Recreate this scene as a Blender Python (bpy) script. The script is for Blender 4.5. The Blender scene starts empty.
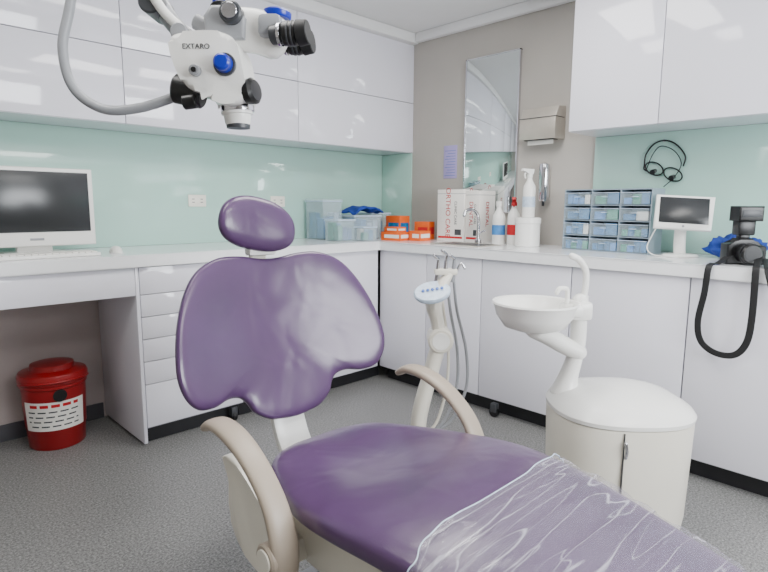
import bpy, bmesh, math, random
from mathutils import Vector, Matrix, noise
random.seed(3)
SC=bpy.context.scene
COL=SC.collection
rad=math.radians

# ------------------------------------------------------------------ materials
def lin(c):
    out=[]
    for v in c:
        v=v/255.0
        out.append(v/12.92 if v<=.04045 else ((v+.055)/1.055)**2.4)
    return out
def mat(name,rgb,rough=.5,metal=0,var=.04,scale=6,bump=0,bscale=60,coat=0,alpha=1,emit=0,bump2=0):
    m=bpy.data.materials.new(name); m.use_nodes=True
    nt=m.node_tree; b=nt.nodes['Principled BSDF']
    c=lin(rgb)
    tc=nt.nodes.new('ShaderNodeTexCoord')
    nz=nt.nodes.new('ShaderNodeTexNoise'); nz.inputs['Scale'].default_value=scale; nz.inputs['Detail'].default_value=4
    nt.links.new(tc.outputs['Object'],nz.inputs['Vector'])
    rp=nt.nodes.new('ShaderNodeValToRGB')
    rp.color_ramp.elements[0].position=.3; rp.color_ramp.elements[1].position=.7
    rp.color_ramp.elements[0].color=[x*(1-var) for x in c]+[1]
    rp.color_ramp.elements[1].color=[min(1,x*(1+var)) for x in c]+[1]
    nt.links.new(nz.outputs['Fac'],rp.inputs['Fac'])
    nt.links.new(rp.outputs['Color'],b.inputs['Base Color'])
    b.inputs['Roughness'].default_value=rough
    b.inputs['Metallic'].default_value=metal
    b.inputs['Coat Weight'].default_value=coat
    b.inputs['Coat Roughness'].default_value=.14
    b.inputs['Alpha'].default_value=alpha
    if emit:
        b.inputs['Emission Color'].default_value=c+[1]; b.inputs['Emission Strength'].default_value=emit
    if bump:
        n2=nt.nodes.new('ShaderNodeTexNoise'); n2.inputs['Scale'].default_value=bscale; n2.inputs['Detail'].default_value=5
        nt.links.new(tc.outputs['Object'],n2.inputs['Vector'])
        bp=nt.nodes.new('ShaderNodeBump'); bp.inputs['Strength'].default_value=bump; bp.inputs['Distance'].default_value=.01
        nt.links.new(n2.outputs['Fac'],bp.inputs['Height']); nt.links.new(bp.outputs['Normal'],b.inputs['Normal'])
        if bump2:
            n3=nt.nodes.new('ShaderNodeTexNoise'); n3.inputs['Scale'].default_value=6; n3.inputs['Detail'].default_value=1.5; n3.inputs['Distortion'].default_value=.6
            nt.links.new(tc.outputs['Object'],n3.inputs['Vector'])
            b3=nt.nodes.new('ShaderNodeBump'); b3.inputs['Strength'].default_value=bump2; b3.inputs['Distance'].default_value=.05
            nt.links.new(n3.outputs['Fac'],b3.inputs['Height']); nt.links.new(b3.outputs['Normal'],bp.inputs['Normal'])
    return m
M={}
M['wall']=mat('wall_paint',(178,173,166),.8,bump=.05,bscale=120,var=.02)
M['wallp']=mat('wall_paint_desk',(192,180,178),.8,var=.03)
M['ceil']=mat('ceiling_paint',(236,236,236),.85,var=.01)
M['trim']=mat('trim_white',(234,234,234),.6,var=.01)
M['cab']=mat('gloss_white_laminate',(227,226,235),.07,var=.008,scale=2)
M['carc']=mat('cabinet_carcass',(110,110,118),.5)
M['counter']=mat('white_quartz',(240,241,243),.12,var=.015,scale=30)
M['splash']=mat('mint_glass',(176,213,201),.02,var=.01,scale=1,coat=.8)
M['kick']=mat('toe_kick_dark',(32,32,36),.5)
M['base']=mat('baseboard_dark',(78,78,84),.5)
M['purple']=mat('purple_leather',(76,51,88),.30,var=.12,scale=4,bump=.05,bscale=260,coat=.22,bump2=.16)
M['ivory']=mat('ivory_plastic',(224,219,206),.3,var=.02)
M['arm']=mat('beige_armrest',(164,151,136),.40,var=.03)
M['white']=mat('white_plastic',(238,237,233),.25,var=.015)
M['grey']=mat('grey_plastic',(146,148,152),.35)
M['dgrey']=mat('dark_grey_plastic',(58,60,64),.4)
M['black']=mat('black_plastic',(12,12,14),.35)
M['rubber']=mat('black_rubber',(14,14,16),.6)
M['blue']=mat('blue_knob',(10,36,165),.3)
M['red']=mat('red_plastic',(150,14,20),.3,var=.08)
M['chrome']=mat('chrome',(205,205,210),.12,metal=1)
M['steel']=mat('brushed_steel',(190,183,172),.4,metal=.45,var=.04,scale=20)
M['paper']=mat('lavender_paper',(172,160,210),.7)
M['wpaper']=mat('white_paper',(236,234,228),.6)
M['screen']=mat('dark_screen',(40,42,44),.22,var=.02)
M['clear']=mat('clear_plastic',(206,226,232),.08,alpha=.28)
M['clearb']=mat('clear_drawer_plastic',(205,222,230),.08,alpha=.16)
M['teal']=mat('teal_packaging',(6,104,160),.5,var=.35,scale=30)
M['green']=mat('green_packaging',(40,140,110),.5,var=.25,scale=30)
M['bluefab']=mat('blue_fabric',(20,56,145),.8,var=.35,scale=14,bump=.4,bscale=30)
M['bluelt']=mat('light_blue_wrap',(62,132,200),.6,var=.25,scale=20)
M['orange']=mat('orange_cardboard',(228,96,16),.5,var=.12,scale=12)
M['cboard']=mat('white_cardboard',(238,234,228),.5)
M['redink']=mat('red_print',(190,20,30),.5)
M['blueink']=mat('blue_print',(66,104,180),.5)
M['socket']=mat('socket_plate',(238,234,222),.35)
M['fillpanel']=mat('fill_panel_glow',(255,252,246),.5,emit=4)  # glow of the added ceiling fill panels
M['sinkgrey']=mat('pastel_grey',(190,206,224),.4,var=.12,scale=60)
M['orgframe']=mat('organizer_frame',(140,154,166),.3,var=.03)
M['mirror']=mat('mirror_glass',(222,228,228),.02,metal=1,var=.005)

def floor_mat():
    m=bpy.data.materials.new('speckled_vinyl'); m.use_nodes=True
    nt=m.node_tree; b=nt.nodes['Principled BSDF']; L=nt.links
    tc=nt.nodes.new('ShaderNodeTexCoord')
    v=nt.nodes.new('ShaderNodeTexNoise'); v.inputs['Scale'].default_value=115; v.inputs['Detail'].default_value=6; v.inputs['Roughness'].default_value=.8
    L.new(tc.outputs['Object'],v.inputs['Vector'])
    r=nt.nodes.new('ShaderNodeValToRGB'); e=r.color_ramp.elements
    e[0].position=.38; e[0].color=lin((78,78,79))+[1]
    e[1].position=.64; e[1].color=lin((172,171,169))+[1]
    x=e.new(.5); x.color=lin((124,124,123))+[1]
    L.new(v.outputs['Fac'],r.inputs['Fac'])
    n=nt.nodes.new('ShaderNodeTexNoise'); n.inputs['Scale'].default_value=2.2; n.inputs['Detail'].default_value=5
    L.new(tc.outputs['Object'],n.inputs['Vector'])
    r2=nt.nodes.new('ShaderNodeValToRGB'); r2.color_ramp.elements[0].color=(.88,.88,.88,1); r2.color_ramp.elements[1].color=(1.0,1.0,.99,1)
    L.new(n.outputs['Fac'],r2.inputs['Fac'])
    mx=nt.nodes.new('ShaderNodeMixRGB'); mx.blend_type='MULTIPLY'; mx.inputs[0].default_value=1
    L.new(r.outputs['Color'],mx.inputs[1]); L.new(r2.outputs['Color'],mx.inputs[2])
    br=nt.nodes.new('ShaderNodeTexBrick'); br.offset=0; br.inputs['Scale'].default_value=1
    br.inputs['Brick Width'].default_value=1.2; br.inputs['Row Height'].default_value=1.2
    br.inputs['Mortar Size'].default_value=.002
    br.inputs['Color1'].default_value=(1,1,1,1); br.inputs['Color2'].default_value=(1,1,1,1); br.inputs['Mortar'].default_value=(.86,.86,.86,1)
    L.new(tc.outputs['Object'],br.inputs['Vector'])
    m2=nt.nodes.new('ShaderNodeMixRGB'); m2.blend_type='MULTIPLY'; m2.inputs[0].default_value=1
    L.new(mx.outputs[0],m2.inputs[1]); L.new(br.outputs['Color'],m2.inputs[2])
    L.new(m2.outputs[0],b.inputs['Base Color'])
    b.inputs['Roughness'].default_value=.40
    return m
M['floor']=floor_mat()

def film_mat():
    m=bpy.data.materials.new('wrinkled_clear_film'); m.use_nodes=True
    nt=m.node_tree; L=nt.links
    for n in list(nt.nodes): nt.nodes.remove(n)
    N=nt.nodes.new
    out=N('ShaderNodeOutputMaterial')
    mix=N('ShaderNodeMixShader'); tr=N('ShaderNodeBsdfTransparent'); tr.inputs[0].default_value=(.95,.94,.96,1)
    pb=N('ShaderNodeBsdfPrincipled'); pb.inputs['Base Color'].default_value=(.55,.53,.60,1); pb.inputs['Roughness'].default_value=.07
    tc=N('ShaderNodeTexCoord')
    def painted_glint(sc,rotz,scale,dist,lo,pk,hi):  # thin highlight lines painted into the film's opacity mask
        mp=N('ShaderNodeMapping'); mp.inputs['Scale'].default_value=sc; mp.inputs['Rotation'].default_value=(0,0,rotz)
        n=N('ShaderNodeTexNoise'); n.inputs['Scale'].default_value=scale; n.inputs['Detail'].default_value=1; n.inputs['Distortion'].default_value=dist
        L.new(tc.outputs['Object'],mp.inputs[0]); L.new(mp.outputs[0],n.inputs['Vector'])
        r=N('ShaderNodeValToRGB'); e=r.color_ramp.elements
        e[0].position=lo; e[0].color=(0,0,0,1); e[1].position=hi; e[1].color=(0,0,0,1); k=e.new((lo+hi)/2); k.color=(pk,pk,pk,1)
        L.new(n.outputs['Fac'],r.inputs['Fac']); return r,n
    a,n1=painted_glint((1.6,16,3),.35,1.2,.35,.485,.50,.515)
    b_,n2=painted_glint((2.0,22,3),.1,1.0,.5,.49,.35,.51)
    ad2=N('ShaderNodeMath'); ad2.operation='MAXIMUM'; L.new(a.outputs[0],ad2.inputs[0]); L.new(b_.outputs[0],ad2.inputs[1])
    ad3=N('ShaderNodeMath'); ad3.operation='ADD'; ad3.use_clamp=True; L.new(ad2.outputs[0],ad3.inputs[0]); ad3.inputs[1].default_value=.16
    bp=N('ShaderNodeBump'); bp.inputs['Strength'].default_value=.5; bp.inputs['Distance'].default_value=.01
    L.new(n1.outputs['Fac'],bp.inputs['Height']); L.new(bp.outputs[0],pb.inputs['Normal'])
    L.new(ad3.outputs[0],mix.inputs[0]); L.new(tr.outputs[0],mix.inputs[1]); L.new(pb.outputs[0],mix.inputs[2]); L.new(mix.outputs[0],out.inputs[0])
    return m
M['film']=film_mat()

# ------------------------------------------------------------------ helpers
def root(name,loc=(0,0,0),rz=0,rot=None):
    o=bpy.data.objects.new(name,None); o.empty_display_size=.1
    o.location=loc; o.rotation_euler=rot if rot else (0,0,rz); COL.objects.link(o); return o
def obj(name,bm,m,parent=None,loc=(0,0,0),rot=(0,0,0),smooth=True,ang=38):
    bmesh.ops.recalc_face_normals(bm,faces=bm.faces[:])
    me=bpy.data.meshes.new(name); bm.to_mesh(me); bm.free()
    if smooth:
        for p in me.polygons: p.use_smooth=True
        me.set_sharp_from_angle(angle=rad(ang))
    me.materials.append(M[m] if isinstance(m,str) else m)
    o=bpy.data.objects.new(name,me); o.location=loc; o.rotation_euler=rot
    COL.objects.link(o)
    if parent: o.parent=parent
    return o
def addbox(bm,lo,hi,bev=0,seg=2):
    t=bmesh.new(); bmesh.ops.create_cube(t,size=1)
    s=[hi[i]-lo[i] for i in range(3)]; c=[(hi[i]+lo[i])/2 for i in range(3)]
    for v in t.verts: v.co=Vector((v.co.x*s[0]+c[0],v.co.y*s[1]+c[1],v.co.z*s[2]+c[2]))
    if bev: bmesh.ops.bevel(t,geom=t.edges[:]+t.verts[:],offset=bev,segments=seg,affect='EDGES',profile=.5)
    me=bpy.data.meshes.new('t'); t.to_mesh(me); t.free(); bm.from_mesh(me); bpy.data.meshes.remove(me)
def box(name,lo,hi,m,parent=None,bev=.002,loc=(0,0,0),rot=(0,0,0),seg=2):
    bm=bmesh.new(); addbox(bm,lo,hi,bev,seg); return obj(name,bm,m,parent,loc,rot)
def boxes(name,lst,m,parent=None,bev=0,loc=(0,0,0),rot=(0,0,0)):
    bm=bmesh.new()
    for lo,hi in lst: addbox(bm,lo,hi,bev)
    return obj(name,bm,m,parent,loc,rot)
def frame(d):
    d=Vector(d).normalized(); a=Vector((0,0,1)) if abs(d.z)<.9 else Vector((1,0,0))
    x=a.cross(d).normalized(); return x,d.cross(x).normalized(),d
def lathe(name,prof,m,parent=None,loc=(0,0,0),axis=(0,0,1),seg=40,sx=1,sy=1,rot=(0,0,0),sup=2):
    bm=bmesh.new(); X,Y,Z=frame(axis); rings=[]
    if tuple(axis)==(0,0,1): X,Y,Z=Vector((1,0,0)),Vector((0,1,0)),Vector((0,0,1))
    for r,z in prof:
        if r<1e-5: rings.append([bm.verts.new(Z*z)]); continue
        ring=[]
        for i in range(seg):
            a=2*math.pi*i/seg; c,s=math.cos(a),math.sin(a)
            cx=math.copysign(abs(c)**(2/sup),c); sy_=math.copysign(abs(s)**(2/sup),s)
            ring.append(bm.verts.new(X*(r*sx*cx)+Y*(r*sy*sy_)+Z*z))
        rings.append(ring)
    for A,B in zip(rings,rings[1:]):
        for i in range(seg):
            j=(i+1)%seg
            if len(A)==1 and len(B)==1: continue
            if len(A)==1: bm.faces.new((A[0],B[i],B[j]))
            elif len(B)==1: bm.faces.new((A[i],A[j],B[0]))
            else: bm.faces.new((A[i],A[j],B[j],B[i]))
    if len(rings[0])>1: bm.faces.new(rings[0])
    if len(rings[-1])>1: bm.faces.new(rings[-1])
    return obj(name,bm,m,parent,loc,rot)
def cyl(name,p1,p2,r,m,parent=None,r2=None,bev=None,seg=28):
    p1=Vector(p1);p2=Vector(p2);L=(p2-p1).length;r2=r if r2 is None else r2
    b=min(r,r2,L/2)*.15 if bev is None else bev
    return lathe(name,[(0,0),(r-b,0),(r,b),(r2,L-b),(r2-b,L),(0,L)],m,parent,p1,tuple((p2-p1)/L+Vector((1e-7,0,0))),seg)
def cat(pts,sub,closed=False):
    P=[Vector(p) for p in pts]; n=len(P); out=[]
    rng=range(n) if closed else range(n-1)
    for i in rng:
        if closed: a,b,c,d=P[(i-1)%n],P[i],P[(i+1)%n],P[(i+2)%n]
        else: a,b,c,d=P[max(i-1,0)],P[i],P[i+1],P[min(i+2,n-1)]
        for k in range(sub):
            t=k/sub
            out.append(.5*((2*b)+(c-a)*t+(2*a-5*b+4*c-d)*t*t+(3*b-a-3*c+d)*t**3))
    if not closed: out.append(P[-1])
    return out
def sweep(name,pts,rx,m,parent=None,ry=None,up=None,scale=None,sub=8,seg=14,closed=False,sup=2,loc=(0,0,0),rot=(0,0,0),rnd=True):
    ry=rx if ry is None else ry
    P=cat(pts,sub,closed); n=len(P)
    S=[1]*n
    if scale:
        sc=cat([(s,0,0) for s in scale],sub,closed); S=[v.x for v in sc]
        if len(S)!=n: S=[S[min(len(S)-1,int(i*(len(S)-1)/(n-1)))] for i in range(n)]
    bm=bmesh.new(); rings=[]
    T=[]
    for i in range(n):
        if closed: t=P[(i+1)%n]-P[i-1]
        else: t=P[min(i+1,n-1)]-P[max(i-1,0)]
        T.append(t.normalized())
    N=Vector(up) if up else frame(T[0])[0]
    def ring(c,t,N,s):
        B=t.cross(N); r=[]
        for k in range(seg):
            a=2*math.pi*k/seg; ca,sa=math.cos(a),math.sin(a)
            ca=math.copysign(abs(ca)**(2/sup),ca); sa=math.copysign(abs(sa)**(2/sup),sa)
            r.append(bm.verts.new(c+N*(rx*s*ca)+B*(ry*s*sa)))
        return r
    for i in range(n):
        N=(N-T[i]*N.dot(T[i])).normalized()
        if i==0 and not closed and rnd:
            for q in (80,55,30): rings.append(ring(P[0]-T[0]*min(rx,ry)*S[0]*math.sin(rad(q)),T[0],N,S[0]*math.cos(rad(q))))
        rings.append(ring(P[i],T[i],N,S[i]))
        if i==n-1 and not closed and rnd:
            for q in (30,55,80): rings.append(ring(P[i]+T[i]*min(rx,ry)*S[i]*math.sin(rad(q)),T[i],N,S[i]*math.cos(rad(q))))
    pr=list(zip(rings,rings[1:]))
    if closed: pr.append((rings[-1],rings[0]))
    for A,B in pr:
        for k in range(seg):
            j=(k+1)%seg; bm.faces.new((A[k],A[j],B[j],B[k]))
    if not closed: bm.faces.new(rings[0]); bm.faces.new(rings[-1])
    return obj(name,bm,m,parent,loc,rot)
def loft(name,secs,m,parent=None,loc=(0,0,0),rot=(0,0,0)):
    bm=bmesh.new(); R=[[bm.verts.new(p) for p in s] for s in secs]; n=len(R[0])
    for A,B in zip(R,R[1:]):
        for k in range(n):
            j=(k+1)%n; bm.faces.new((A[k],A[j],B[j],B[k]))
    bm.faces.new(R[0]); bm.faces.new(R[-1])
    return obj(name,bm,m,parent,loc,rot)
def prism(name,outl,y0,y1,m,parent=None,bev=.006,plane='xz',sub=0,loc=(0,0,0),rot=(0,0,0)):
    pts=[(p[0],p[1],0) for p in outl]
    if sub: pts=cat(pts,sub,True)
    bm=bmesh.new()
    f={'xz':lambda p,d:Vector((p[0],d,p[1])),'yz':lambda p,d:Vector((d,p[0],p[1])),'xy':lambda p,d:Vector((p[0],p[1],d))}[plane]
    A=[bm.verts.new(f(p,y0)) for p in pts]; B=[bm.verts.new(f(p,y1)) for p in pts]; n=len(A)
    fa=bm.faces.new(A); fb=bm.faces.new(B)
    for k in range(n): bm.faces.new((A[k],A[(k+1)%n],B[(k+1)%n],B[k]))
    if bev: bmesh.ops.bevel(bm,geom=list(set(fa.edges[:]+fb.edges[:])),offset=bev,segments=3,affect='EDGES',profile=.5)
    return obj(name,bm,m,parent,loc,rot)
def cushion(name,outl,cen,mapf,bend,Tf,Tb,m,parent,rings=16,sub=6,p=3.0):
    O=cat([(a,b,0) for a,b in outl],sub,True); n=len(O); c=Vector((cen[0],cen[1],0))
    bm=bmesh.new()
    def mk(rr,sg,T):
        t=T*(max(0,1-rr**p))**(1/p)
        out=[]
        for o in O:
            q=c+(o-c)*rr; out.append(bm.verts.new(mapf(q.x,q.y,bend(q.x,q.y)+sg*t)))
        return out
    R=[]
    fr=[math.sin(i/rings*math.pi/2) for i in range(1,rings+1)]
    cf=bm.verts.new(mapf(c.x,c.y,bend(c.x,c.y)+Tf)); cb=bm.verts.new(mapf(c.x,c.y,bend(c.x,c.y)-Tb))
    for r in fr: R.append(mk(r,1,Tf))
    for r in reversed(fr[:-1]): R.append(mk(r,-1,Tb))
    for k in range(n): bm.faces.new((cf,R[0][k],R[0][(k+1)%n])); bm.faces.new((cb,R[-1][k],R[-1][(k+1)%n]))
    for A,B in zip(R,R[1:]):
        for k in range(n): bm.faces.new((A[k],A[(k+1)%n],B[(k+1)%n],B[k]))
    return obj(name,bm,m,parent,ang=80)
def text(name,s,size,m,parent,loc,rot,ext=.0005):
    cu=bpy.data.curves.new(name,'FONT'); cu.body=s; cu.size=size; cu.extrude=ext; cu.align_x='CENTER'; cu.align_y='CENTER'
    o=bpy.data.objects.new(name,cu); COL.objects.link(o)
    bpy.context.view_layer.update()
    dg=bpy.context.evaluated_depsgraph_get(); me=bpy.data.meshes.new_from_object(o.evaluated_get(dg))
    bpy.data.objects.remove(o); me.materials.clear(); me.materials.append(M[m])
    o=bpy.data.objects.new(name,me); o.location=loc; o.rotation_euler=rot; o.parent=parent; COL.objects.link(o); return o

# ------------------------------------------------------------------ room
X0,X1,Y0,Y1,H=-1.5,3.31,-1.7,3.4,2.54
CT=1.0; UB=1.66
box('floor',(X0-.1,Y0-.1,-.1),(X1+.1,Y1+.1,0),'floor',bev=0)
box('ceiling',(X0-.1,Y0-.1,H),(X1+.1,Y1+.1,H+.1),'ceil',bev=0)
box('wall_left',(X0-.1,Y1,0),(X1+.1,Y1+.1,H),'wallp',bev=0)
box('wall_right',(X1,Y0,0),(X1+.1,Y1,H),'wall',bev=0)
box('wall_side',(X0-.1,Y0,0),(X0,Y1,H),'wall',bev=0)
wx0,wx1,wz0,wz1=.7,2.5,1.0,2.15
boxes('wall_back',[((X0-.1,Y0-.1,0),(wx0,Y0,H)),((wx1,Y0-.1,0),(X1+.1,Y0,H)),((wx0,Y0-.1,0),(wx1,Y0,wz0)),((wx0,Y0-.1,wz1),(wx1,Y0,H))],'wall')
w=root('window_1',((wx0+wx1)/2,Y0-.05,wz0))
hw=(wx1-wx0)/2; hh=wz1-wz0
boxes('frame',[((-hw,-.03,0),(-hw+.05,.03,hh)),((hw-.05,-.03,0),(hw,.03,hh)),((-hw,-.03,0),(hw,.03,.05)),((-hw,-.03,hh-.05),(hw,.03,hh)),((-.025,-.03,0),(.025,.03,hh))],'trim',w)
def crown(name,lo,hi): return box(name,lo,hi,'trim',bev=.012)
crown('trim_1',(X1-.05,1.557,H-.07),(X1,3.0,H))
crown('trim_2',(X0,3.0,H-.075),(X1,3.40,H))
box('baseboard_left',(X0,Y1-.014,0),(1.02,Y1,.09),'base',bev=.002)

box('backsplash_left',(X0,Y1-.010,CT+.001),(X1-.011,Y1-.001,UB-.003),'splash',bev=.001)
box('backsplash_corner',(X1-.010,3.055,CT+.001),(X1-.001,Y1-.011,UB-.003),'splash',bev=.001)
box('backsplash_right',(X1-.010,-.6,CT+.001),(X1-.001,1.555,UB-.003),'splash',bev=.001)

# wall cabinets
w=root('wall_cabinet',(0,3.05,UB))
box('carcass',(X0,.02,0),(X1,.35,2.465-UB),'carc',w,bev=0)
box('underside',(X0,.02,-.002),(X1,.348,.004),'cab',w,bev=0)
doors=[]
xs=[X1,2.21,1.12,.03,-1.06,X0]
for a,b in zip(xs[1:],xs):
    for z0,z1 in ((0,.372),(.376,.803)):
        doors.append(((a+.002,0,z0),(b-.002,.019,z1)))
boxes('doors',doors,'cab',w,bev=.0015)
w=root('wall_cabinet.001',(2.96,0,UB))
box('carcass',(.02,-.42,0),(.35,1.535,H-UB),'carc',w,bev=0)
box('side_panel',(.0195,1.536,0),(.35,1.554,H-UB),'cab',w,bev=0)
box('underside',(.02,-.42,-.002),(.348,1.553,.004),'cab',w,bev=0)
ys=[1.555,1.08,.60,.12,-.42]
boxes('doors',[((0,b+.002,0),(.019,a-.002,H-UB-.003)) for a,b in zip(ys,ys[1:])],'cab',w,bev=.0015)

# counter L
bm=bmesh.new()
outl=[(X0,2.78),(2.69,2.78),(2.69,-.6),(X1-.001,-.6),(X1-.001,Y1-.001),(X0,Y1-.001)]
A=[bm.verts.new((x,y,CT-.06)) for x,y in outl]; B=[bm.verts.new((x,y,CT)) for x,y in outl]
bm.faces.new(A);bm.faces.new(B)
for k in range(6): bm.faces.new((A[k],A[(k+1)%6],B[(k+1)%6],B[k]))
bmesh.ops.bevel(bm,geom=bm.edges[:],offset=.004,segments=2,affect='EDGES')
obj('countertop',bm,'counter')
DT=CT-.063
def caster(par,x,y):
    cyl('caster_wheel',(x-.012,y,.03),(x+.012,y,.03),.03,'black',par)
    box('caster_fork',(x-.018,y-.02,.03),(x+.018,y+.02,.085),'dgrey',par,bev=.004)
w=root('drawer_cabinet',(1.046,2.8,0))
box('carcass',(0,.02,.09),(.56,.59,DT),'carc',w,bev=0)
zz=[DT,.797,.683,.567,.45,.33,.10]
boxes('drawer_fronts',[((.003,0,b+.002),(.555,.019,a-.002)) for a,b in zip(zz,zz[1:])],'cab',w,bev=.0015)
box('side_panel',(-.018,.0,.02),(-.001,.585,DT),'cab',w,bev=.001)
box('toe_kick',(0,.07,0),(.56,.09,.09),'kick',w,bev=0)
caster(w,.50,.02)
w=root('base_cabinet',(1.61,2.8,0))
box('carcass',(0,.02,.09),(1.08,.59,DT),'carc',w,bev=0)
boxes('doors',[((.003,0,.10),(.545,.019,DT)),((.549,0,.10),(1.08,.019,DT))],'cab',w,bev=.0015)
box('toe_kick',(0,.07,0),(1.16,.09,.09),'kick',w,bev=0)
w=root('base_cabinet.001',(2.71,0,0))
box('carcass',(.02,-.58,.09),(.595,2.78,DT),'carc',w,bev=0)
ys=[2.80,2.365,1.93,1.363,.796,.22,-.35]
boxes('doors',[((0,b+.003,.10),(.019,a-.003,DT)) for a,b in zip(ys,ys[1:])],'cab',w,bev=.0015)
box('toe_kick',(.07,-.58,0),(.09,2.78,.09),'kick',w,bev=0)
caster(w,-.01,1.80)
w=root('desk_apron',(0,2.8,.797))
box('apron_board',(X0,0,0),(1.026,.02,DT-.797),'cab',w,bev=.002)
box('modesty_rail',(X0,.5,0),(1.026,.585,DT-.797),'cab',w,bev=.002)

for i,x in enumerate((1.655,2.26)):
    w=root('power_outlet' if i==0 else 'power_outlet.001',(x,Y1-.0105,1.27))
    box('plate',(-.06,-.008,-.038),(.06,0,.038),'socket',w,bev=.004)
    boxes('slots',[((dx-.008,-.0095,dz-.002),(dx+.008,-.0075,dz+.002)) for dx in (-.028,.028) for dz in (-.010,.010)],'dgrey',w)

LP=((.3,1.3),(1.9,1.5),(1.2,-.4))  # added ceiling panels out of view, soft fill for the room
for i,(x,y) in enumerate(LP):
    w=root('added_fill_panel' if i==0 else 'added_fill_panel.%03d'%i,(x,y,H))
    box('housing',(-.61,-.31,-.02),(.61,.31,0),'trim',w,bev=.004)
    box('diffuser',(-.59,-.29,-.024),(.59,.29,-.019),'fillpanel',w,bev=.001)

# ------------------------------------------------------------------ right wall items
w=root('wall_mirror',(X1,2.31,1.20))
box('glass',(-.022,-.215,.006),(-.008,.215,1.06),'mirror',w,bev=.003)
boxes('frame',[((-.024,-.22,0),(0,-.213,1.066)),((-.024,.213,0),(0,.22,1.066)),((-.024,-.22,0),(0,.22,.007)),((-.024,-.22,1.059),(0,.22,1.066)),((-.008,-.21,.01),(0,.21,1.05))],'chrome',w)
w=root('paper_towel_dispenser',(X1,1.885,1.665))
prism('casing',[(0,0),(-.12,0),(-.13,.04),(-.125,.13),(-.09,.195),(0,.205)],-.125,.125,'steel',w,bev=.006,plane='xz')
box('paper_slot',(-.11,-.10,-.004),(-.04,.10,.002),'black',w,bev=.001)
box('lid_seam',(-.129,-.127,.128),(-.02,.127,.132),'dgrey',w,bev=.001)
box('paper_sheet',(-.08,-.09,-.03),(-.078,.09,0),'wpaper',w,bev=0)
w=root('soap_dispenser',(X1,1.865,1.28))
lathe('canister',[(0,0),(.03,0),(.034,.01),(.034,.21),(.03,.235),(0,.245)],'chrome',w,(-.045,0,0))
cyl('nozzle',(-.045,0,-.03),(-.045,0,.0),.008,'dgrey',w)
box('bracket',(-.02,-.02,.02),(0,.02,.2),'steel',w)
w=root('notice_paper',(X1,2.67,1.45))
box('sheet',(-.004,-.062,0),(-.0005,.062,.24),'paper',w,bev=.0005)
boxes('print_lines',[((-.0048,-.05,.02+i*.02),(-.0038,.05-(i%3)*.012,.023+i*.02)) for i in range(10)],'blueink',w)

# ------------------------------------------------------------------ computer on the desk
w=root('desktop_computer',(.685,3.12,CT),rad(2))
prism('housing',[(-.27,.04),(.27,.04),(.27,.42),(-.27,.42)],-.03,.02,'white',w,bev=.012)
box('screen',(-.245,-.034,.11),(.245,-.028,.40),'screen',w,bev=.002)
box('chin_logo',(-.03,-.032,.07),(.03,-.029,.082),'grey',w,bev=.001)
prism('stand_neck',[(-.08,.0),(.08,.0),(.06,.2),(-.06,.2)],.015,.05,'white',w)
box('stand_foot',(-.13,-.10,0),(.13,.11,.014),'white',w,bev=.005)
w=root('keyboard',(.68,2.93,CT),rad(2))
box('tray',(-.22,-.065,0),(.22,.065,.016),'white',w,bev=.005)
boxes('keys',[((-.21+i*.028,-.055+j*.023,.015),(-.21+i*.028+.024,-.055+j*.023+.019,.022)) for i in range(15) for j in range(5)],'wpaper',w,bev=.001)
w=root('computer_mouse',(1.01,2.99,CT))
lathe('shell',[(0,0),(.95,0),(1,.004),(.85,.02),(.5,.032),(0,.036)],'white',w,sx=.03,sy=.052)

# ------------------------------------------------------------------ bin
w=root('waste_bin',(.73,3.205,0))
lathe('bucket',[(0,0),(.125,0),(.13,.006),(.137,.10),(.14,.104),(.148,.32),(.155,.325),(.155,.34),(.14,.34),(.0,.34)],'red',w)
lathe('lid',[(.0,.335),(.150,.335),(.160,.345),(.162,.375),(.154,.392),(.12,.40),(.105,.405),(.10,.43),(.06,.44),(0,.442)],'red',w)
bm=bmesh.new()
g=[]
for j in range(2):
    z=.11+j*.15; r=.1425 if j==0 else .1487
    g.append([bm.verts.new((r*math.cos(rad(-165+i*5)),r*math.sin(rad(-165+i*5)),z)) for i in range(25)])
for i in range(24): bm.faces.new((g[0][i],g[0][i+1],g[1][i+1],g[1][i]))
obj('label',bm,'wpaper',w)
for j,zz_ in enumerate((.232,.205,.18,.155,.13)):
    bm=bmesh.new(); g=[]
    for z in (zz_,zz_+.007 if j else zz_+.016):
        r=.1425+(z-.11)/.15*.0062+.001
        g.append([bm.verts.new((r*math.cos(rad(-155+i*5)),r*math.sin(rad(-155+i*5)),z)) for i in range(20)])
    for i in range(19): 
        if (i+j)%4: bm.faces.new((g[0][i],g[0][i+1],g[1][i+1],g[1][i]))
    obj('label_text_%d'%j,bm,'redink' if j==0 else 'dgrey',w)
lathe('hazard_emblem',[(0,0),(.030,0),(.032,.001),(.0,.002)],'black',w,(-.01,-.1535,.292),(0.001,-1,-.03))
sweep('handle',[(-.158,0,.34),(-.15,-.06,.352),(-.10,-.13,.36),(0,-.166,.363),(.10,-.13,.36),(.15,-.06,.352),(.158,0,.34)],.005,'red',w)

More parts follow.
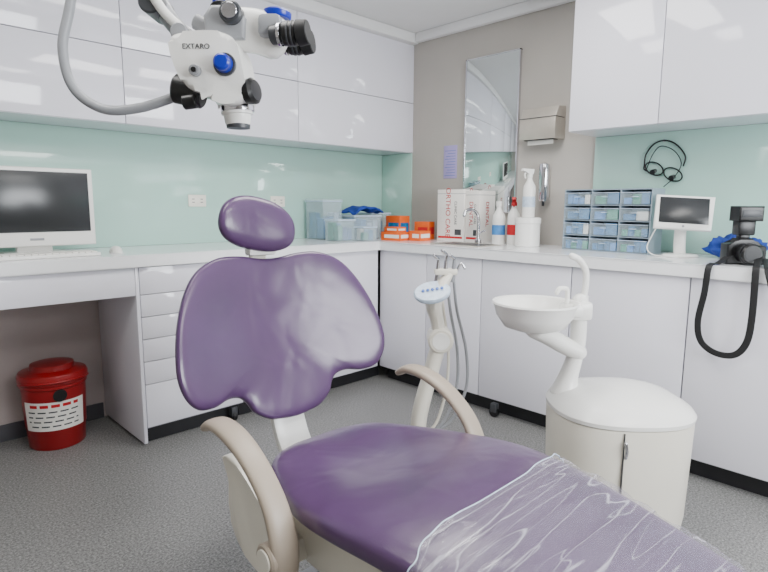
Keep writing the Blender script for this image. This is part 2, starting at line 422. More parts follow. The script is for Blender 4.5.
# ------------------------------------------------------------------ dental chair
CH=root('dental_chair',(1.068,1.52,0),rad(-.8))
rc=rad(16); BZ=.530
def bmap(s,l,n): return Vector((s,l*math.sin(rc)-n*math.cos(rc),BZ+l*math.cos(rc)+n*math.sin(rc)))
half=[(.05,.002),(.10,.012),(.15,.045),(.172,.082),(.198,.105),(.245,.110),(.30,.098),(.355,.105),(.392,.145),(.408,.205),(.400,.285),(.375,.375),(.335,.46),(.280,.525),(.20,.562),(.12,.566),(.05,.556)]
outl=half+[(0,.552)]+[(-a,b) for a,b in reversed(half)]+[(0,-.003)]
def bend(s,l): return .42*s*s-.03*math.sin(min(1,max(0,l/.56))*math.pi)*(1-(s/.42)**2)
cushion('backrest_pad',outl,(0,.30),bmap,bend,.032,.03,'purple',CH,p=3.6)
sh=[(a*.86,.3+(b-.3)*.86) for a,b in outl]
cushion('backrest_shell',sh,(0,.30),bmap,lambda s,l:bend(s,l)-.035,.02,.03,'ivory',CH)
hr=rad(8); hc=Vector((-.043,.15,1.184)); tl=rad(-12)
def hmap(s,l,n):
    s,l=s*math.cos(tl)-l*math.sin(tl),s*math.sin(tl)+l*math.cos(tl)
    return hc+Vector((s,l*math.sin(hr)-n*math.cos(hr),l*math.cos(hr)+n*math.sin(hr)))
hh_=[]
for a in range(0,360,15):
    c,s=math.cos(rad(a)),math.sin(rad(a))
    hh_.append((.144*math.copysign(abs(c)**.85,c)*(1-.10*s),.092*math.copysign(abs(s)**.85,s)))
cushion('headrest_pad',hh_,(0,0),hmap,lambda s,l:.7*s*s-.5*l*l,.032,.028,'purple',CH,rings=12)
sweep('headrest_stem',[(-.02,.20,.96),(-.02,.19,1.04),(-.02,.185,1.11),(-.03,.18,1.17)],.035,'ivory',CH,ry=.010,up=(1,0,0))
box('headrest_hinge',(-.055,-.02,-.018),(.055,.02,.018),'white',CH,bev=.01,loc=(-.02,.165,1.092))
sweep('backrest_support',[(0,-.10,.38),(0,.0,.42),(0,.06,.54),(0,.10,.70)],.065,'white',CH,ry=.018,up=(1,0,0),sup=4)
# seat
SX=.018
prof=[
(.085,.475,.05),(.095,.488,.12),(.13,.502,.185),(.18,.513,.23),(.26,.520,.272),(.36,.529,.308),(.48,.540,.336),(.60,.553,.345),(.72,.562,.341),(.84,.560,.328),(.96,.545,.318),(1.10,.515,.314),(1.26,.475,.310),(1.42,.430,.30),(1.54,.392,.28),(1.60,.37,.22),(1.62,.36,.12)]
PF=cat(prof,4)
def shape(x,s,b):
    if s<=0: return 0
    q=1-x*x
    return -.030*q*math.exp(-((b-.34)/.22)**2)+.012*q*math.exp(-((b-.85)/.3)**2)
def section(b,zt,wd,T=.10,n=64):
    out=[]
    for k in range(n):
        a=2*math.pi*k/n; c,s=math.cos(a),math.sin(a)
        x=math.copysign(abs(c)**.55,c); z=math.copysign(abs(s)**.62,s)
        out.append(Vector((SX+x*wd,-b,zt-T/2+T/2*z+shape(x,s,b))))
    return out
loft('seat_pad',[section(p.x,p.y,p.z) for p in PF],'purple',CH)
bm=bmesh.new(); nb=190; ns=150; G=[]
def prof_at(b):
    for p,q in zip(PF,PF[1:]):
        if p.x<=b<=q.x:
            t=(b-p.x)/(q.x-p.x); return p.y+(q.y-p.y)*t,p.z+(q.z-p.z)*t
    return PF[-1].y,PF[-1].z
def bstart(u_): return .80+.05*u_+.02*noise.noise(Vector((u_*5,1.3,0)))+.008*noise.noise(Vector((u_*17,4.3,0)))
for i in range(nb+1):
    row=[]
    for j in range(ns+1):
        a=math.pi*(-.13+1.26*j/ns); u_=j/ns
        bs=bstart(u_)
        b=bs+(1.585-bs)*i/nb
        zt,wd=prof_at(b); T=.10
        wr=(1-abs(noise.noise(Vector((b*8+u_*2.5,u_*1.6-b*1.2,3)))))**9
        wr2=(1-abs(noise.noise(Vector((b*13-u_*3,u_*2.5,7)))))**12
        g=.003+.009*wr+.005*wr2
        if i<3: g+=.003*(3-i)/3
        wd+=g; c,s=math.cos(a),math.sin(a)
        x=math.copysign(abs(c)**.55,c); z=math.copysign(abs(s)**.62,s)
        row.append(bm.verts.new((SX+x*wd,-b,zt-T/2+(T/2+g)*z+shape(x,s,b))))
    G.append(row)
hem=[G[0][j].co.copy() for j in range(0,ns+1,3)]
for i in range(nb):
    for j in range(ns): bm.faces.new((G[i][j],G[i][j+1],G[i+1][j+1],G[i+1][j]))
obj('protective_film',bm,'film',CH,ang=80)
sweep('film_hem',hem,.0016,'sinkgrey',CH,sub=2,seg=6)
def rr(b0,b1,wd,z,sup=5,n=40):
    out=[]
    for k in range(n):
        a=2*math.pi*k/n; c,s=math.cos(a),math.sin(a)
        out.append(Vector((wd*math.copysign(abs(c)**(2/sup),c),-(b0+b1)/2+(b1-b0)/2*math.copysign(abs(s)**(2/sup),s),z)))
    return out
loft('seat_casing',[rr(.16,1.2,.20,.27),rr(.14,1.24,.24,.29),rr(.12,1.28,.255,.36),rr(.13,1.27,.25,.425)],'ivory',CH)
loft('pedestal',[rr(.25,1.0,.17,.02),rr(.3,.9,.15,.12),rr(.3,.85,.15,.275)],'ivory',CH)
loft('floor_plate',[rr(.1,1.25,.24,0),rr(.1,1.25,.24,.02),rr(.13,1.22,.21,.035)],'grey',CH)
for sg,nm in ((-1,'near'),(1,'far')):
    x=-.362 if sg<0 else .415
    sweep('armrest_'+nm,[(x,-.10,.622),(x,-.15,.645),(x,-.24,.640),(x,-.34,.600),(x,-.43,.525),(x,-.475,.43),(x,-.48,.36)],.034,'arm',CH,ry=.016,up=(1,0,0),sup=2.6,scale=[.8,1,1.05,1,1,1.1,1.0],seg=20)
    cas=[(-.17,.50),(-.13,.535),(-.20,.545),(-.30,.50),(-.40,.42),(-.44,.30),(-.36,.27),(-.22,.30),(-.17,.38)] if sg<0 else [(-.26,.40),(-.34,.44),(-.42,.40),(-.44,.30),(-.36,.27),(-.26,.30)]
    prism('arm_casing_'+nm,cas,x*.99-sg*.045,x*.99-sg*.012,'ivory',CH,bev=.008,plane='yz',sub=4)
    cyl('arm_joint_'+nm,(x-sg*.02,-.452,.40),(x+sg*.044,-.452,.40),.040,'arm',CH)
    cyl('arm_joint_cap_'+nm,(x+sg*.043,-.452,.40),(x+sg*.048,-.452,.40),.028,'ivory',CH)
    box('arm_bracket_'+nm,(min(x-sg*.19,x-sg*.02),-.40,.30),(max(x-sg*.19,x-sg*.02),-.26,.37),'ivory',CH,bev=.01)

# ------------------------------------------------------------------ cuspidor unit
CU=root('cuspidor_unit',(2.115,.845,0),rad(-44.5))
lathe('cabinet_body',[(0,.0),(.222,.0),(.238,.01),(.250,.10),(.260,.455),(.258,.468)],'ivory',CU,sup=2.5,seg=64,sx=1,sy=.92)
lathe('cabinet_top',[(.250,.468),(.262,.472),(.264,.487),(.252,.505),(.205,.533),(.14,.552),(.07,.56),(0,.562)],'white',CU,sup=2.5,seg=64,sx=1,sy=.92)
box('door_seam',(-.0715,-.2415,.02),(-.069,-.22,.462),'dgrey',CU,bev=0)
sweep('door_latch',[(-.064,-.243,.375),(-.064,-.250,.40),(-.068,-.247,.43)],.006,'chrome',CU)
cx=-.147
sweep('bowl_column',[(-.185,.06,.51),(-.178,.06,.57),(-.16,.06,.64),(cx,.06,.72),(cx,.06,.80),(cx,.06,.88)],.04,'white',CU,ry=.036,scale=[1.7,1.1,.9,.84,.84,.9])
box('column_head',(cx-.045,.015,.81),(cx+.040,.105,.885),'white',CU,bev=.016)
BW=(-.335,.02,-.035)
lathe('bowl',[(0,.81),(.07,.81),(.115,.825),(.145,.868),(.155,.905),(.163,.915),(.160,.922),(.148,.918),(.132,.875),(.10,.845),(.03,.835),(0,.834)],'white',CU,BW,sx=1.0,sy=1,seg=56)
lathe('bowl_drain',[(0,.836),(.02,.836),(.022,.84),(.0,.842)],'chrome',CU,BW)
sweep('bowl_arm',[(-.33,.02,.775),(-.27,.035,.745),(-.21,.05,.71),(-.15,.06,.68)],.050,'white',CU,ry=.036)
box('bowl_bridge',(-.225,.0,.825),(cx,.09,.876),'white',CU,bev=.016)
sweep('cup_filler',[(cx+.01,.06,.87),(cx+.018,.06,.95),(cx+.014,.06,1.005),(cx-.015,.055,1.045),(cx-.045,.05,1.06)],.0125,'white',CU)
cyl('filler_collar',(cx+.01,.06,.88),(cx+.012,.06,.905),.02,'white',CU)
sweep('rinse_spout',[(-.205,.04,.87),(-.205,.04,.92),(-.215,.035,.935),(-.24,.03,.935),(-.25,.028,.92)],.009,'white',CU)

# ------------------------------------------------------------------ assistant arm
AA=root('dental_assistant_arm',(1.84,1.56,0),rad(-44.5))
lathe('foot',[(0,0),(.12,0),(.125,.01),(.10,.03),(.05,.045),(.045,.05),(0,.05)],'ivory',AA,(-.06,0,0))
sweep('lower_column',[(-.06,0,.04),(-.06,0,.25),(-.045,0,.36),(-.01,0,.50),(.025,0,.64)],.047,'ivory',AA,ry=.036,scale=[1,1,1,.95,.95])
cyl('pivot',(.03,-.055,.665),(.03,.055,.665),.056,'ivory',AA)
cyl('pivot_cap',(.03,-.059,.665),(.03,-.054,.665),.038,'white',AA)
sweep('upper_column',[(.03,0,.67),(.015,0,.75),(.0,0,.83),(.03,0,.90),(.065,0,.95)],.052,'ivory',AA,ry=.034,scale=[.95,.9,1.1,.9,.5])
lathe('control_pad',[(0,-.012),(.95,-.012),(1,-.004),(1,.006),(.93,.012),(0,.013)],'sinkgrey',AA,(-.012,-.05,.88),sx=.080,sy=.058,rot=(rad(38),rad(-10),0))
for i in range(5):
    lathe('pad_button_%d'%i,[(0,0),(.007,0),(.006,.003),(0,.004)],'blueink',AA,(-.052+i*.02,-.058-.001*i,.882+.0035*i+.006),rot=(rad(38),rad(-10),0))
box('holder_bar',(.0,-.02,.95),(.10,.03,.978),'ivory',AA,bev=.008)
for i,x in enumerate((.01,.045,.08)):
    cyl('handpiece_%d'%i,(x,.0,.92),(x+.006,-.01,1.02+.02*(i%2)),.012,'chrome' if i!=2 else 'grey',AA,r2=.008)
    cyl('handpiece_tip_%d'%i,(x+.006,-.01,1.02+.02*(i%2)),(x-.018,-.035,1.04+.02*(i%2)),.007,'chrome',AA)
sweep('holder_hook',[(.095,0,.96),(.115,0,1.0),(.132,0,.98)],.006,'chrome',AA)
for i in range(3):
    x=.03+.03*i
    sweep('hose_%d'%i,[(x,.03,.92),(x+.02,.05,.78),(x+.045+.01*i,.05,.60),(x+.04+.015*i,.05,.42),(x+.0,.05,.26),(-.03,.03,.20)],.007,'grey' if i else 'ivory',AA,sub=10,seg=10)

# ------------------------------------------------------------------ microscope
MZ=1.513; K=.00200
MS=root('dental_microscope',(.605,1.085,MZ),rad(-44.5))
def px(u,v,y=0): return (( u-220)*K,y,(75-v)*K)
body=[(172,54),(176,42),(200,39),(226,40),(238,50),(243,70),(246,90),(243,104),(225,108),(212,104),(205,98),(188,92),(178,76)]
prism('optics_body',[(px(u,v)[0],px(u,v)[2]) for u,v in body],-.055,.055,'white',MS,bev=.012,sub=4)
text('brand_label','EXTARO',.014,'dgrey',MS,px(199,54,-.0557),(rad(90),0,0))
cyl('focus_knob_base',px(227,71,-.05),px(227,71,-.062),.022,'dgrey',MS)
lathe('focus_knob',[(0,0),(.016,0),(.0175,.004),(.016,.022),(.012,.026),(0,.027)],'blue',MS,px(227,71,-.06),(1e-6,-1,0))
cyl('lock_knob',px(198,77,-.05),px(198,77,-.068),.011,'grey',MS); cyl('lock_knob_core',px(198,77,-.066),px(198,77,-.072),.005,'black',MS)
lathe('objective',[(0,.0),(.022,0),(.026,.006),(.028,.022),(.032,.024),(.033,.045),(.040,.048),(.041,.075),(.036,.085),(0,.085)],'white',MS,px(231,126,-.0),rot=(0,rad(-4),0))
lathe('objective_ring',[(.030,0),(.0345,.001),(.0345,.012),(.03,.013)],'chrome',MS,px(231,112,0),rot=(0,rad(-4),0))
lathe('objective_lens',[(0,0),(.024,0),(.0245,.008),(0,.009)],'dgrey',MS,px(231,128,0))
lathe('side_knob',[(0,0),(.016,0),(.024,.004),(.026,.02),(.020,.026),(0,.028)],'black',MS,px(243,95,-.03),(1,-.35,.15))
cyl('rear_joint',px(196,94,0),px(166,88,0),.030,'black',MS); cyl('rear_joint_cap',px(192,102,-.02),px(178,104,-.02),.015,'black',MS)
sweep('hose',[px(90,-90,.02),px(70,-40,.02),px(60,10,.01),px(53,50,0),px(61,88,0),px(90,109,0),px(128,108,0),px(168,96,0)],.0100,'grey',MS,sub=12)
sweep('suspension_arm',[px(108,-90,.06),px(128,-45,.05),px(146,-5,.04),px(162,20,.03),px(186,42,.02)],.021,'grey',MS,ry=.018,sub=8)
sweep('suspension_link',[px(124,-60,.00),px(140,-20,-.01),px(160,14,-.01),px(182,34,-.01)],.010,'white',MS,sub=8)
cyl('elbow',px(146,4,-.01),px(146,4,.07),.024,'dgrey',MS); cyl('elbow_2',px(178,36,-.03),px(178,36,.05),.018,'grey',MS)
sweep('pantograph_arm',[px(108,-90,.06),(-.35,.10,.42),(-.60,.15,.62)],.035,'white',MS)
cyl('ceiling_column',(-.60,.15,.55),(-.60,.15,H-MZ-.02),.045,'white',MS)
cyl('ceiling_plate',(-.60,.15,H-MZ-.03),(-.60,.15,H-MZ),.12,'white',MS)
prism('binocular_base',[(px(u,v)[0],px(u,v)[2]) for u,v in [(206,44),(204,22),(212,12),(236,12),(246,24),(244,44)]],-.04,.04,'grey',MS,bev=.008)
cyl('binocular_pivot',px(233,21,-.055),px(233,21,.05),.022,'dgrey',MS); cyl('pivot_cap',px(233,21,-.062),px(233,21,-.053),.015,'chrome',MS)
sweep('binocular_tube',[px(232,30,-.0),px(253,32,0),px(272,38,0)],.028,'white',MS,ry=.042,sub=6,sup=3)
box('prism_box',(-.02,-.045,-.022),(.026,.045,.022),'grey',MS,bev=.01,loc=px(268,31))
for i,y in enumerate((-.034,.032)):
    a=px(272,40,y); b=px(284,40,y-.008); c=px(298,40,y-.012); d=px(309,39,y-.016)
    cyl('eyepiece_tube_%d'%i,a,b,.019,'dgrey',MS); cyl('eyepiece_barrel_%d'%i,b,c,.023,'black',MS); cyl('eye_cup_%d'%i,c,d,.025,'rubber',MS,r2=.023)
    cyl('eyepiece_ring_%d'%i,px(279,40,y-.004),px(282,40,y-.005),.0225,'chrome',MS)
    for q,(t0,t1) in enumerate(((.35,.45),(.65,.75))):
        p0=Vector(b).lerp(Vector(c),t0); p1=Vector(b).lerp(Vector(c),t1); cyl('barrel_rib_%d_%d'%(i,q),p0,p1,.0245,'dgrey',MS)
lathe('interpupillary_knob',[(0,0),(.026,0),(.028,.003),(.028,.012),(.022,.016),(0,.017)],'blue',MS,px(274,19,-.0),rot=(0,rad(6),0))
cyl('knob_post',px(274,28,0),px(274,15,0),.014,'dgrey',MS)
cyl('top_knob',px(217,13,0),px(215,5,0),.018,'black',MS); cyl('top_knob_cap',px(215,5,0),px(215,1,0),.013,'blue',MS)
cyl('mount_post',px(206,30,0),px(190,22,0),.016,'grey',MS)

# ------------------------------------------------------------------ counter items (left / corner)
def tub(name,x,y,wx,wy,h,cont,rz=0,cols=('teal','bluefab','wpaper','green'),lo=.5,hi=.9,lid=False):
    w=root(name,(x,y,CT),rz)
    t=.004
    boxes('walls',[((-wx/2,-wy/2,0),(wx/2,wy/2,t)),((-wx/2,-wy/2,t),(wx/2,-wy/2+t,h)),((-wx/2,wy/2-t,t),(wx/2,wy/2,h)),((-wx/2,-wy/2+t,t),(-wx/2+t,wy/2-t,h)),((wx/2-t,-wy/2+t,t),(wx/2,wy/2-t,h))],'clear',w)
    boxes('rim',[((-wx/2-.006,-wy/2-.006,h-.009),(wx/2+.006,-wy/2-.001,h)),((-wx/2-.006,wy/2+.001,h-.009),(wx/2+.006,wy/2+.006,h)),((-wx/2-.006,-wy/2,h-.009),(-wx/2-.001,wy/2,h)),((wx/2+.001,-wy/2,h-.009),(wx/2+.006,wy/2,h))],'sinkgrey',w)
    if lid: box('lid',(-wx/2-.007,-wy/2-.007,h),(wx/2+.007,wy/2+.007,h+.012),'clear',w,bev=.003)
    for j in range(2):
        for i in range(cont):
            bx=-wx/2+.010+(wx-.024)*i/cont; ww=(wx-.024)/cont*.9
            y0=-wy/2+.007+j*(wy-.014)/2
            box('packet_%d_%d'%(j,i),(bx,y0,.006),(bx+ww,y0+(wy-.014)/2*.9,h*(lo+(hi-lo)*random.random())),random.choice(cols),w,bev=.006)
    return w
tub('plastic_tub',2.565,3.245,.17,.20,.28,3,lid=True,lo=.45,hi=.85,cols=('sinkgrey','bluelt','green','teal'))
tub('plastic_tub.001',2.52,3.01,.15,.14,.15,3)
tub('plastic_tub.002',2.80,3.14,.24,.26,.175,4,rad(-6),cols=('teal','bluelt','bluelt','sinkgrey'))
tub('plastic_tub.003',3.06,3.245,.20,.19,.19,3,cols=('bluelt','wpaper','teal'))
tub('plastic_tub.004',2.66,2.90,.12,.10,.10,2,cols=('teal','green','wpaper'))
w=root('surgical_wrap_bundle',(2.84,3.14,CT+.177))
bm=bmesh.new(); g=[]
for i in range(21):
    g.append([bm.verts.new((-.15+i*.015,-.10+j*.02,.022+.03*noise.noise(Vector((i*.25,j*.4,2)))+.012*noise.noise(Vector((i*.8,j*.9,5)))+.035*math.sin(math.pi*i/20))) for j in range(11)])
for i in range(20):
    for j in range(10): bm.faces.new((g[i][j],g[i+1][j],g[i+1][j+1],g[i][j+1]))
o=obj('folded_cloth',bm,'bluefab',w); o.modifiers.new('s','SOLIDIFY').thickness=.016
sb=o.modifiers.new('ss','SUBSURF'); sb.levels=1; sb.render_levels=1
def carton(name,x,y,dx,dy,h,m,rz=0,stripe='wpaper',z=CT):
    w=root(name,(x,y,z),rz)
    box('carton',(-dx/2,-dy/2,0),(dx/2,dy/2,h),m,w,bev=.0015)
    boxes('printed_band',[((-dx/2-.0008,-dy/2+.01,h*.3),(-dx/2+.001,dy/2-.03,h*.7)),((-dx/2+.01,-dy/2-.0008,h*.3),(dx/2-.01,-dy/2+.001,h*.7))],stripe,w)
    return w
carton('medicine_box',2.86,2.80,.11,.17,.06,'orange',rad(8))
carton('medicine_box.001',3.05,2.96,.10,.16,.17,'orange',rad(-5),'teal')
carton('medicine_box.002',2.97,2.66,.12,.10,.07,'orange',rad(3))
carton('medicine_box.003',3.11,2.74,.09,.12,.13,'orange',rad(12),'redink')
carton('medicine_box.004',2.86,2.80,.09,.13,.035,'orange',rad(2),'wpaper',CT+.0605)
def supply(name,x,y,rz,wd=.21,dp=.17,h=.36,tx='ORTHO',ts=.05):
    w=root(name,(x,y,CT),rz)
    box('carton',(-dp/2,-wd/2,0),(dp/2,wd/2,h),'cboard',w,bev=.002)
    box('lid_seam',(-dp/2-.0006,-wd/2-.0006,h-.03),(dp/2+.0006,wd/2+.0006,h-.027),'grey',w,bev=0)
    text('print',tx,ts,'redink',w,(-dp/2-.0008,.02*wd/.21,h*.55),(rad(90),rad(90),rad(-90)))
    text('print_2','CLINIC CARE',ts*.5,'dgrey',w,(-dp/2-.0008,-.04*wd/.21,h*.55),(rad(90),rad(90),rad(-90)))
    text('print_side',tx,ts,'redink',w,(0,-wd/2-.0008,h*.55),(rad(90),rad(90),0))
    box('printed_band',(-dp/2-.0007,-wd/2+.01,.02),(-dp/2+.001,wd/2-.01,.035),'redink',w,bev=0)
    box('printed_panel',(-dp/2-.0007,-wd/2+.02,.045),(-dp/2+.001,-wd/2+.05*wd/.21+.02,.085),'dgrey',w,bev=0)
    return w
supply('supply_box',3.17,2.485,rad(4),wd=.225,tx='ORTHO CARE',ts=.055)
supply('supply_box.001',3.19,2.30,rad(-3),h=.35,tx='DENTAL',wd=.12,ts=.045)
w=root('sink',(2.90,2.20,CT))
boxes('rim',[((-.12,-.20,0),(.12,-.185,.004)),((-.12,.185,0),(.12,.20,.004)),((-.12,-.185,0),(-.105,.185,.004)),((.105,-.185,0),(.12,.185,.004))],'steel',w)
box('basin',(-.105,-.185,0),(.105,.185,.0015),'dgrey',w,bev=0)
w=root('sink_faucet',(3.055,2.215,CT))
cyl('base',(0,0,0),(0,0,.03),.022,'chrome',w)
sweep('spout',[(0,0,.02),(0,0,.15),(-.015,.005,.20),(-.05,.02,.225),(-.09,.035,.215),(-.105,.04,.185)],.011,'chrome',w)
sweep('lever',[(0,-.0,.06),(.01,-.03,.08),(.012,-.045,.085)],.006,'chrome',w)
def bottle(name,x,y,h,r,col,cap,z=CT,trig=False,band='blueink',rz=0):
    w=root(name,(x,y,z),rz)
    lathe('bottle_body',[(0,0),(r*.93,0),(r,.006),(r,h*.60),(r*.92,h*.68),(r*.45,h*.80),(r*.38,h*.84),(r*.38,h*.88),(0,h*.88)],col,w)
    lathe('label',[(r*1.01,h*.22),(r*1.015,h*.23),(r*1.015,h*.44),(r*1.01,h*.45)],band,w)
    if trig:
        cyl('collar',(0,0,h*.86),(0,0,h*.94),r*.45,cap,w)
        prism('trigger_head',[(.02,h*.93),(.025,h*1.04),(-.055,h*1.05),(-.06,h*1.0),(-.03,h*.985),(-.015,h*.93)],-.012,.012,cap,w,bev=.003)
        sweep('trigger',[(-.028,0,h*.98),(-.038,0,h*.92),(-.032,0,h*.85)],.005,cap,w)
    else:
        cyl('cap',(0,0,h*.87),(0,0,h),r*.48,cap,w)
    return w
bottle('spray_bottle',3.10,2.085,.28,.042,'white','white',trig=False,band='bluelt')
bottle('spray_bottle.001',3.12,1.985,.29,.040,'white','redink',trig=True,band='redink',rz=.5)
w=root('plastic_canister',(3.06,1.845,CT))
lathe('canister',[(0,0),(.07,0),(.075,.005),(.075,.14),(.079,.145),(.079,.175),(.07,.18),(0,.18)],'white',w)
bottle('spray_bottle.002',3.06,1.845,.28,.038,'white','white',z=CT+.181,trig=True,band='sinkgrey',rz=-.4)
# organizer
w=root('parts_drawer_organizer',(3.02,1.345,CT),rad(-3))
Wd,Hh,Dp=.50,.345,.15
fr=[((0,-Wd/2,0),(Dp,Wd/2,.006)),((0,-Wd/2,Hh-.006),(Dp,Wd/2,Hh)),((Dp-.004,-Wd/2,.006),(Dp,Wd/2,Hh-.006))]
cols,rows=3,4
for i in range(cols+1):
    y=-Wd/2+(Wd-.006)*i/cols; fr.append(((0,y,.006),(Dp-.004,y+.006,Hh-.006)))
for j in range(1,rows):
    z=(Hh-.006)*j/rows; fr.append(((0,-Wd/2+.006,z),(Dp-.004,Wd/2-.006,z+.005)))
boxes('frame',fr,'orgframe',w)
for i in range(cols):
    for j in range(rows):
        y0=-Wd/2+.009+(Wd-.006)*i/cols; y1=-Wd/2-.003+(Wd-.006)*(i+1)/cols; z0=(Hh-.006)*j/rows+.008; z1=(Hh-.006)*(j+1)/rows-.003
        box('drawer_front_%d_%d'%(i,j),(-.006,y0,z0),(-.003,y1,z1-.012),'clearb',w,bev=.001)
        n=random.randint(2,4); yy=y0+.006
        for q in range(n):
            wq=(y1-y0-.012)/n
            box('drawer_contents_%d_%d_%d'%(i,j,q),(.002,yy,z0),(.10,yy+wq*.9,z0+(z1-z0)*(.45+.45*random.random())),random.choice(['teal','wpaper','bluelt','teal','teal','bluelt','green']),w,bev=.004)
            yy+=wq
        box('drawer_rim_%d_%d'%(i,j),(-.010,y0,z1-.014),(-.002,y1,z1-.011),'sinkgrey',w,bev=.001)
        box('drawer_pull_%d_%d'%(i,j),(-.018,(y0+y1)/2-.016,z1-.036),(-.005,(y0+y1)/2+.016,z1-.033),'sinkgrey',w,bev=.001)
# loupe headset hung on wall
w=root('safety_glasses',(X1-.0105,1.15,1.51))
sweep('strap_loop',[(-.012,.105,-.03),(-.012,.10,.03),(-.012,.06,.085),(-.012,.0,.10),(-.012,-.06,.07),(-.012,-.105,.01),(-.012,-.10,-.04)],.0045,'black',w,sub=8,seg=8)
sweep('cable',[(-.016,.09,-.05),(-.018,.06,.03),(-.018,.02,.07),(-.018,-.05,.04),(-.018,-.09,-.03),(-.018,-.06,-.10),(-.018,-.01,-.15)],.0028,'black',w,sub=8,seg=8)
for i,(yy,z_) in enumerate(((.05,-.05),(-.05,-.085))):
    ring=[(-.013,yy+.048*math.cos(a),z_+.034*math.sin(a)+.3*.048*math.cos(a)) for a in [k*math.pi/6 for k in range(12)]]
    sweep('lens_rim_%d'%i,ring,.004,'black',w,closed=True,sub=4,seg=8)
    cyl('loupe_barrel_%d'%i,(-.012,yy-.005,z_-.012),(-.05,yy-.005,z_-.022),.012,'black',w,r2=.015)
sweep('temple',[(-.012,.105,-.03),(-.014,.105,-.05),(-.014,.09,-.06)],.0045,'black',w,seg=8)
lathe('hook',[(0,0),(.008,0),(.008,.01),(0,.012)],'chrome',w,(0,.01,.10),(-1,0,0))
# tablet display on stand
w=root('tablet_display',(3.03,.95,CT),rad(-62))
lathe('foot',[(0,0),(.95,0),(1,.006),(.9,.014),(0,.018)],'white',w,sx=.085,sy=.07)
sweep('neck',[(0,.01,.012),(0,.03,.06),(0,.035,.12),(0,.02,.17)],.028,'white',w,ry=.014,up=(1,0,0))
sc=root('head',(0,0,.22)); sc.parent=w; sc.rotation_euler=(rad(-18),rad(3),0)
prism('bezel',[(-.132,-.088),(.128,-.088),(.138,.088),(-.128,.088)],-.012,.016,'white',sc,bev=.008)
box('screen',(-.112,-.0145,-.058),(.112,-.011,.075),'screen',sc,bev=.001)
cyl('button',(0.0,-.013,-.073),(.0,-.0155,-.073),.006,'grey',sc)
sweep('cable',[(-.10,.03,.17),(-.13,.04,.10),(-.15,.03,.04),(-.12,.0,.006),(-.03,-.09,.005)],.003,'white',w,seg=8)
w=root('rubber_gloves',(3.12,.73,CT))
bm=bmesh.new(); bmesh.ops.create_icosphere(bm,subdivisions=4,radius=1)
for v in bm.verts:
    dd=1+.35*noise.noise(v.co*2.2)+.12*noise.noise(v.co*6)
    v.co=Vector((v.co.x*.09*dd,v.co.y*.12*dd,max(0,(v.co.z*.5+.42)*.12*dd)))
obj('glove_pile',bm,'bluefab',w,ang=80)
# DSLR camera
w=root('digital_camera',(2.86,.645,CT),rad(-52))
prism('camera_body',[(-.075,0),(.075,0),(.075,.085),(.04,.095),(.03,.115),(-.03,.115),(-.04,.095),(-.075,.09)],-.035,.035,'black',w,bev=.008)
box('grip',(.04,-.06,.0),(.077,-.02,.085),'rubber',w,bev=.012)
cyl('lens_barrel',(-.005,-.03,.052),(-.005,-.11,.052),.042,'black',w); cyl('lens_ring',(-.005,-.075,.052),(-.005,-.09,.052),.045,'rubber',w)
cyl('lens_glass',(-.005,-.108,.052),(-.005,-.112,.052),.032,'screen',w)
box('flash_foot',(-.02,-.02,.113),(.02,.02,.13),'black',w,bev=.003)
box('flash_body',(-.036,-.032,.128),(.036,.032,.195),'black',w,bev=.008)
prism('flash_head',[(-.050,.19),(.050,.19),(.050,.255),(-.050,.255)],-.06,.035,'black',w,bev=.008)
box('flash_window',(-.038,-.063,.208),(.038,-.058,.238),'dgrey',w,bev=.001)
lathe('mode_dial',[(0,0),(.014,0),(.014,.01),(0,.011)],'dgrey',w,(.055,0,.085))
Rz=Matrix.Rotation(rad(52),3,'Z')
def ribbon(n,pts,rx=.0135):
    P=[Rz@(Vector(p)+Vector((2.68-2.86,.60-.645,0))) for p in pts]
    return sweep(n,P,rx,'rubber',w,ry=.0014,up=Rz@Vector((0,1,0)),sub=10,seg=10,sup=4,rnd=False)
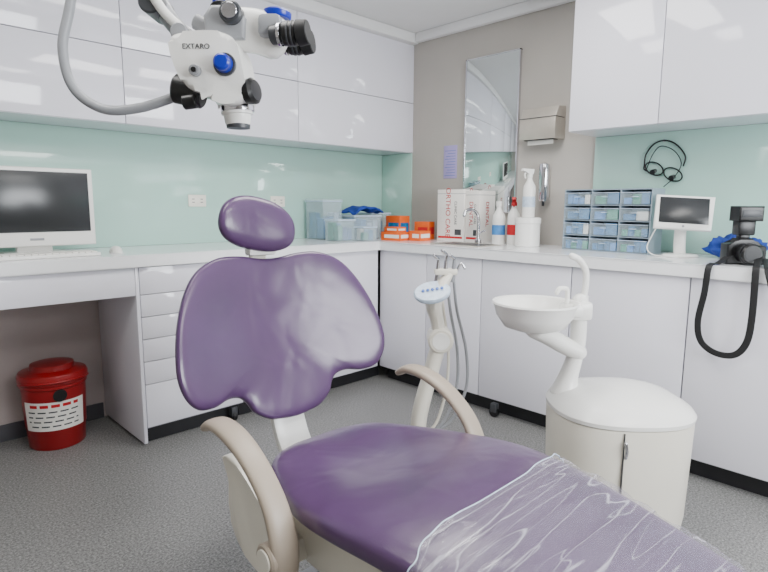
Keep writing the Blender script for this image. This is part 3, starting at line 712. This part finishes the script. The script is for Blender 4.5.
ribbon('strap_loop',[(.14,.07,.05),(.06,.10,.008),(.02,.115,.006),(-.008,.12,-.015),(-.014,.125,-.12),(-.016,.14,-.25),(-.017,.12,-.335),(-.018,.06,-.375),(-.018,-.01,-.37),(-.018,-.05,-.31),(-.017,-.06,-.2),(-.008,-.055,-.015),(.02,-.05,.006),(.09,-.04,.03),(.16,-.03,.06)])
ribbon('strap_tail',[(.16,-.05,.03),(.02,-.09,.006),(-.008,-.10,-.015),(-.014,-.12,-.08),(-.016,-.13,-.14)])

# ------------------------------------------------------------------ lights
def area(name,loc,rot,sx,sy,p,col=(1,1,1)):
    l=bpy.data.lights.new(name,'AREA'); l.shape='RECTANGLE'; l.size=sx; l.size_y=sy; l.energy=p; l.color=col
    o=bpy.data.objects.new(name,l); o.location=loc; o.rotation_euler=rot; COL.objects.link(o); return o
area('window_daylight',((wx0+wx1)/2,Y0+.02,(wz0+wz1)/2),(rad(90),0,0),wx1-wx0-.1,wz1-wz0-.1,100,(.96,.985,1))
for i,(x,y) in enumerate(LP):
    area('ceiling_fill_%d'%i,(x,y,H-.03),(0,0,0),1.16,.56,(17,25,16)[i],(1,.985,.97))  # added fill light under each unseen panel
wd=bpy.data.worlds.new('sky'); SC.world=wd; wd.use_nodes=True
bg=wd.node_tree.nodes['Background']; bg.inputs[0].default_value=(.75,.85,1,1); bg.inputs[1].default_value=4

# ------------------------------------------------------------------ camera
yaw=rad(45.5); p=rad(8.3); roll=rad(.35)
d=Vector((math.cos(yaw),math.sin(yaw),0)); Rr=Vector((math.sin(yaw),-math.cos(yaw),0))
F=d*math.cos(p)+Vector((0,0,-math.sin(p))); U=d*math.sin(p)+Vector((0,0,math.cos(p)))
R2=Rr*math.cos(roll)+U*math.sin(roll); U2=U*math.cos(roll)-Rr*math.sin(roll)
cam=bpy.data.cameras.new('camera'); cam.sensor_width=36; cam.lens=555/768*36; cam.clip_start=.02
co=bpy.data.objects.new('camera',cam); COL.objects.link(co)
mw=Matrix((R2,U2,-F)).transposed().to_4x4(); mw.translation=Vector((0,0,1.25)); co.matrix_world=mw
SC.camera=co
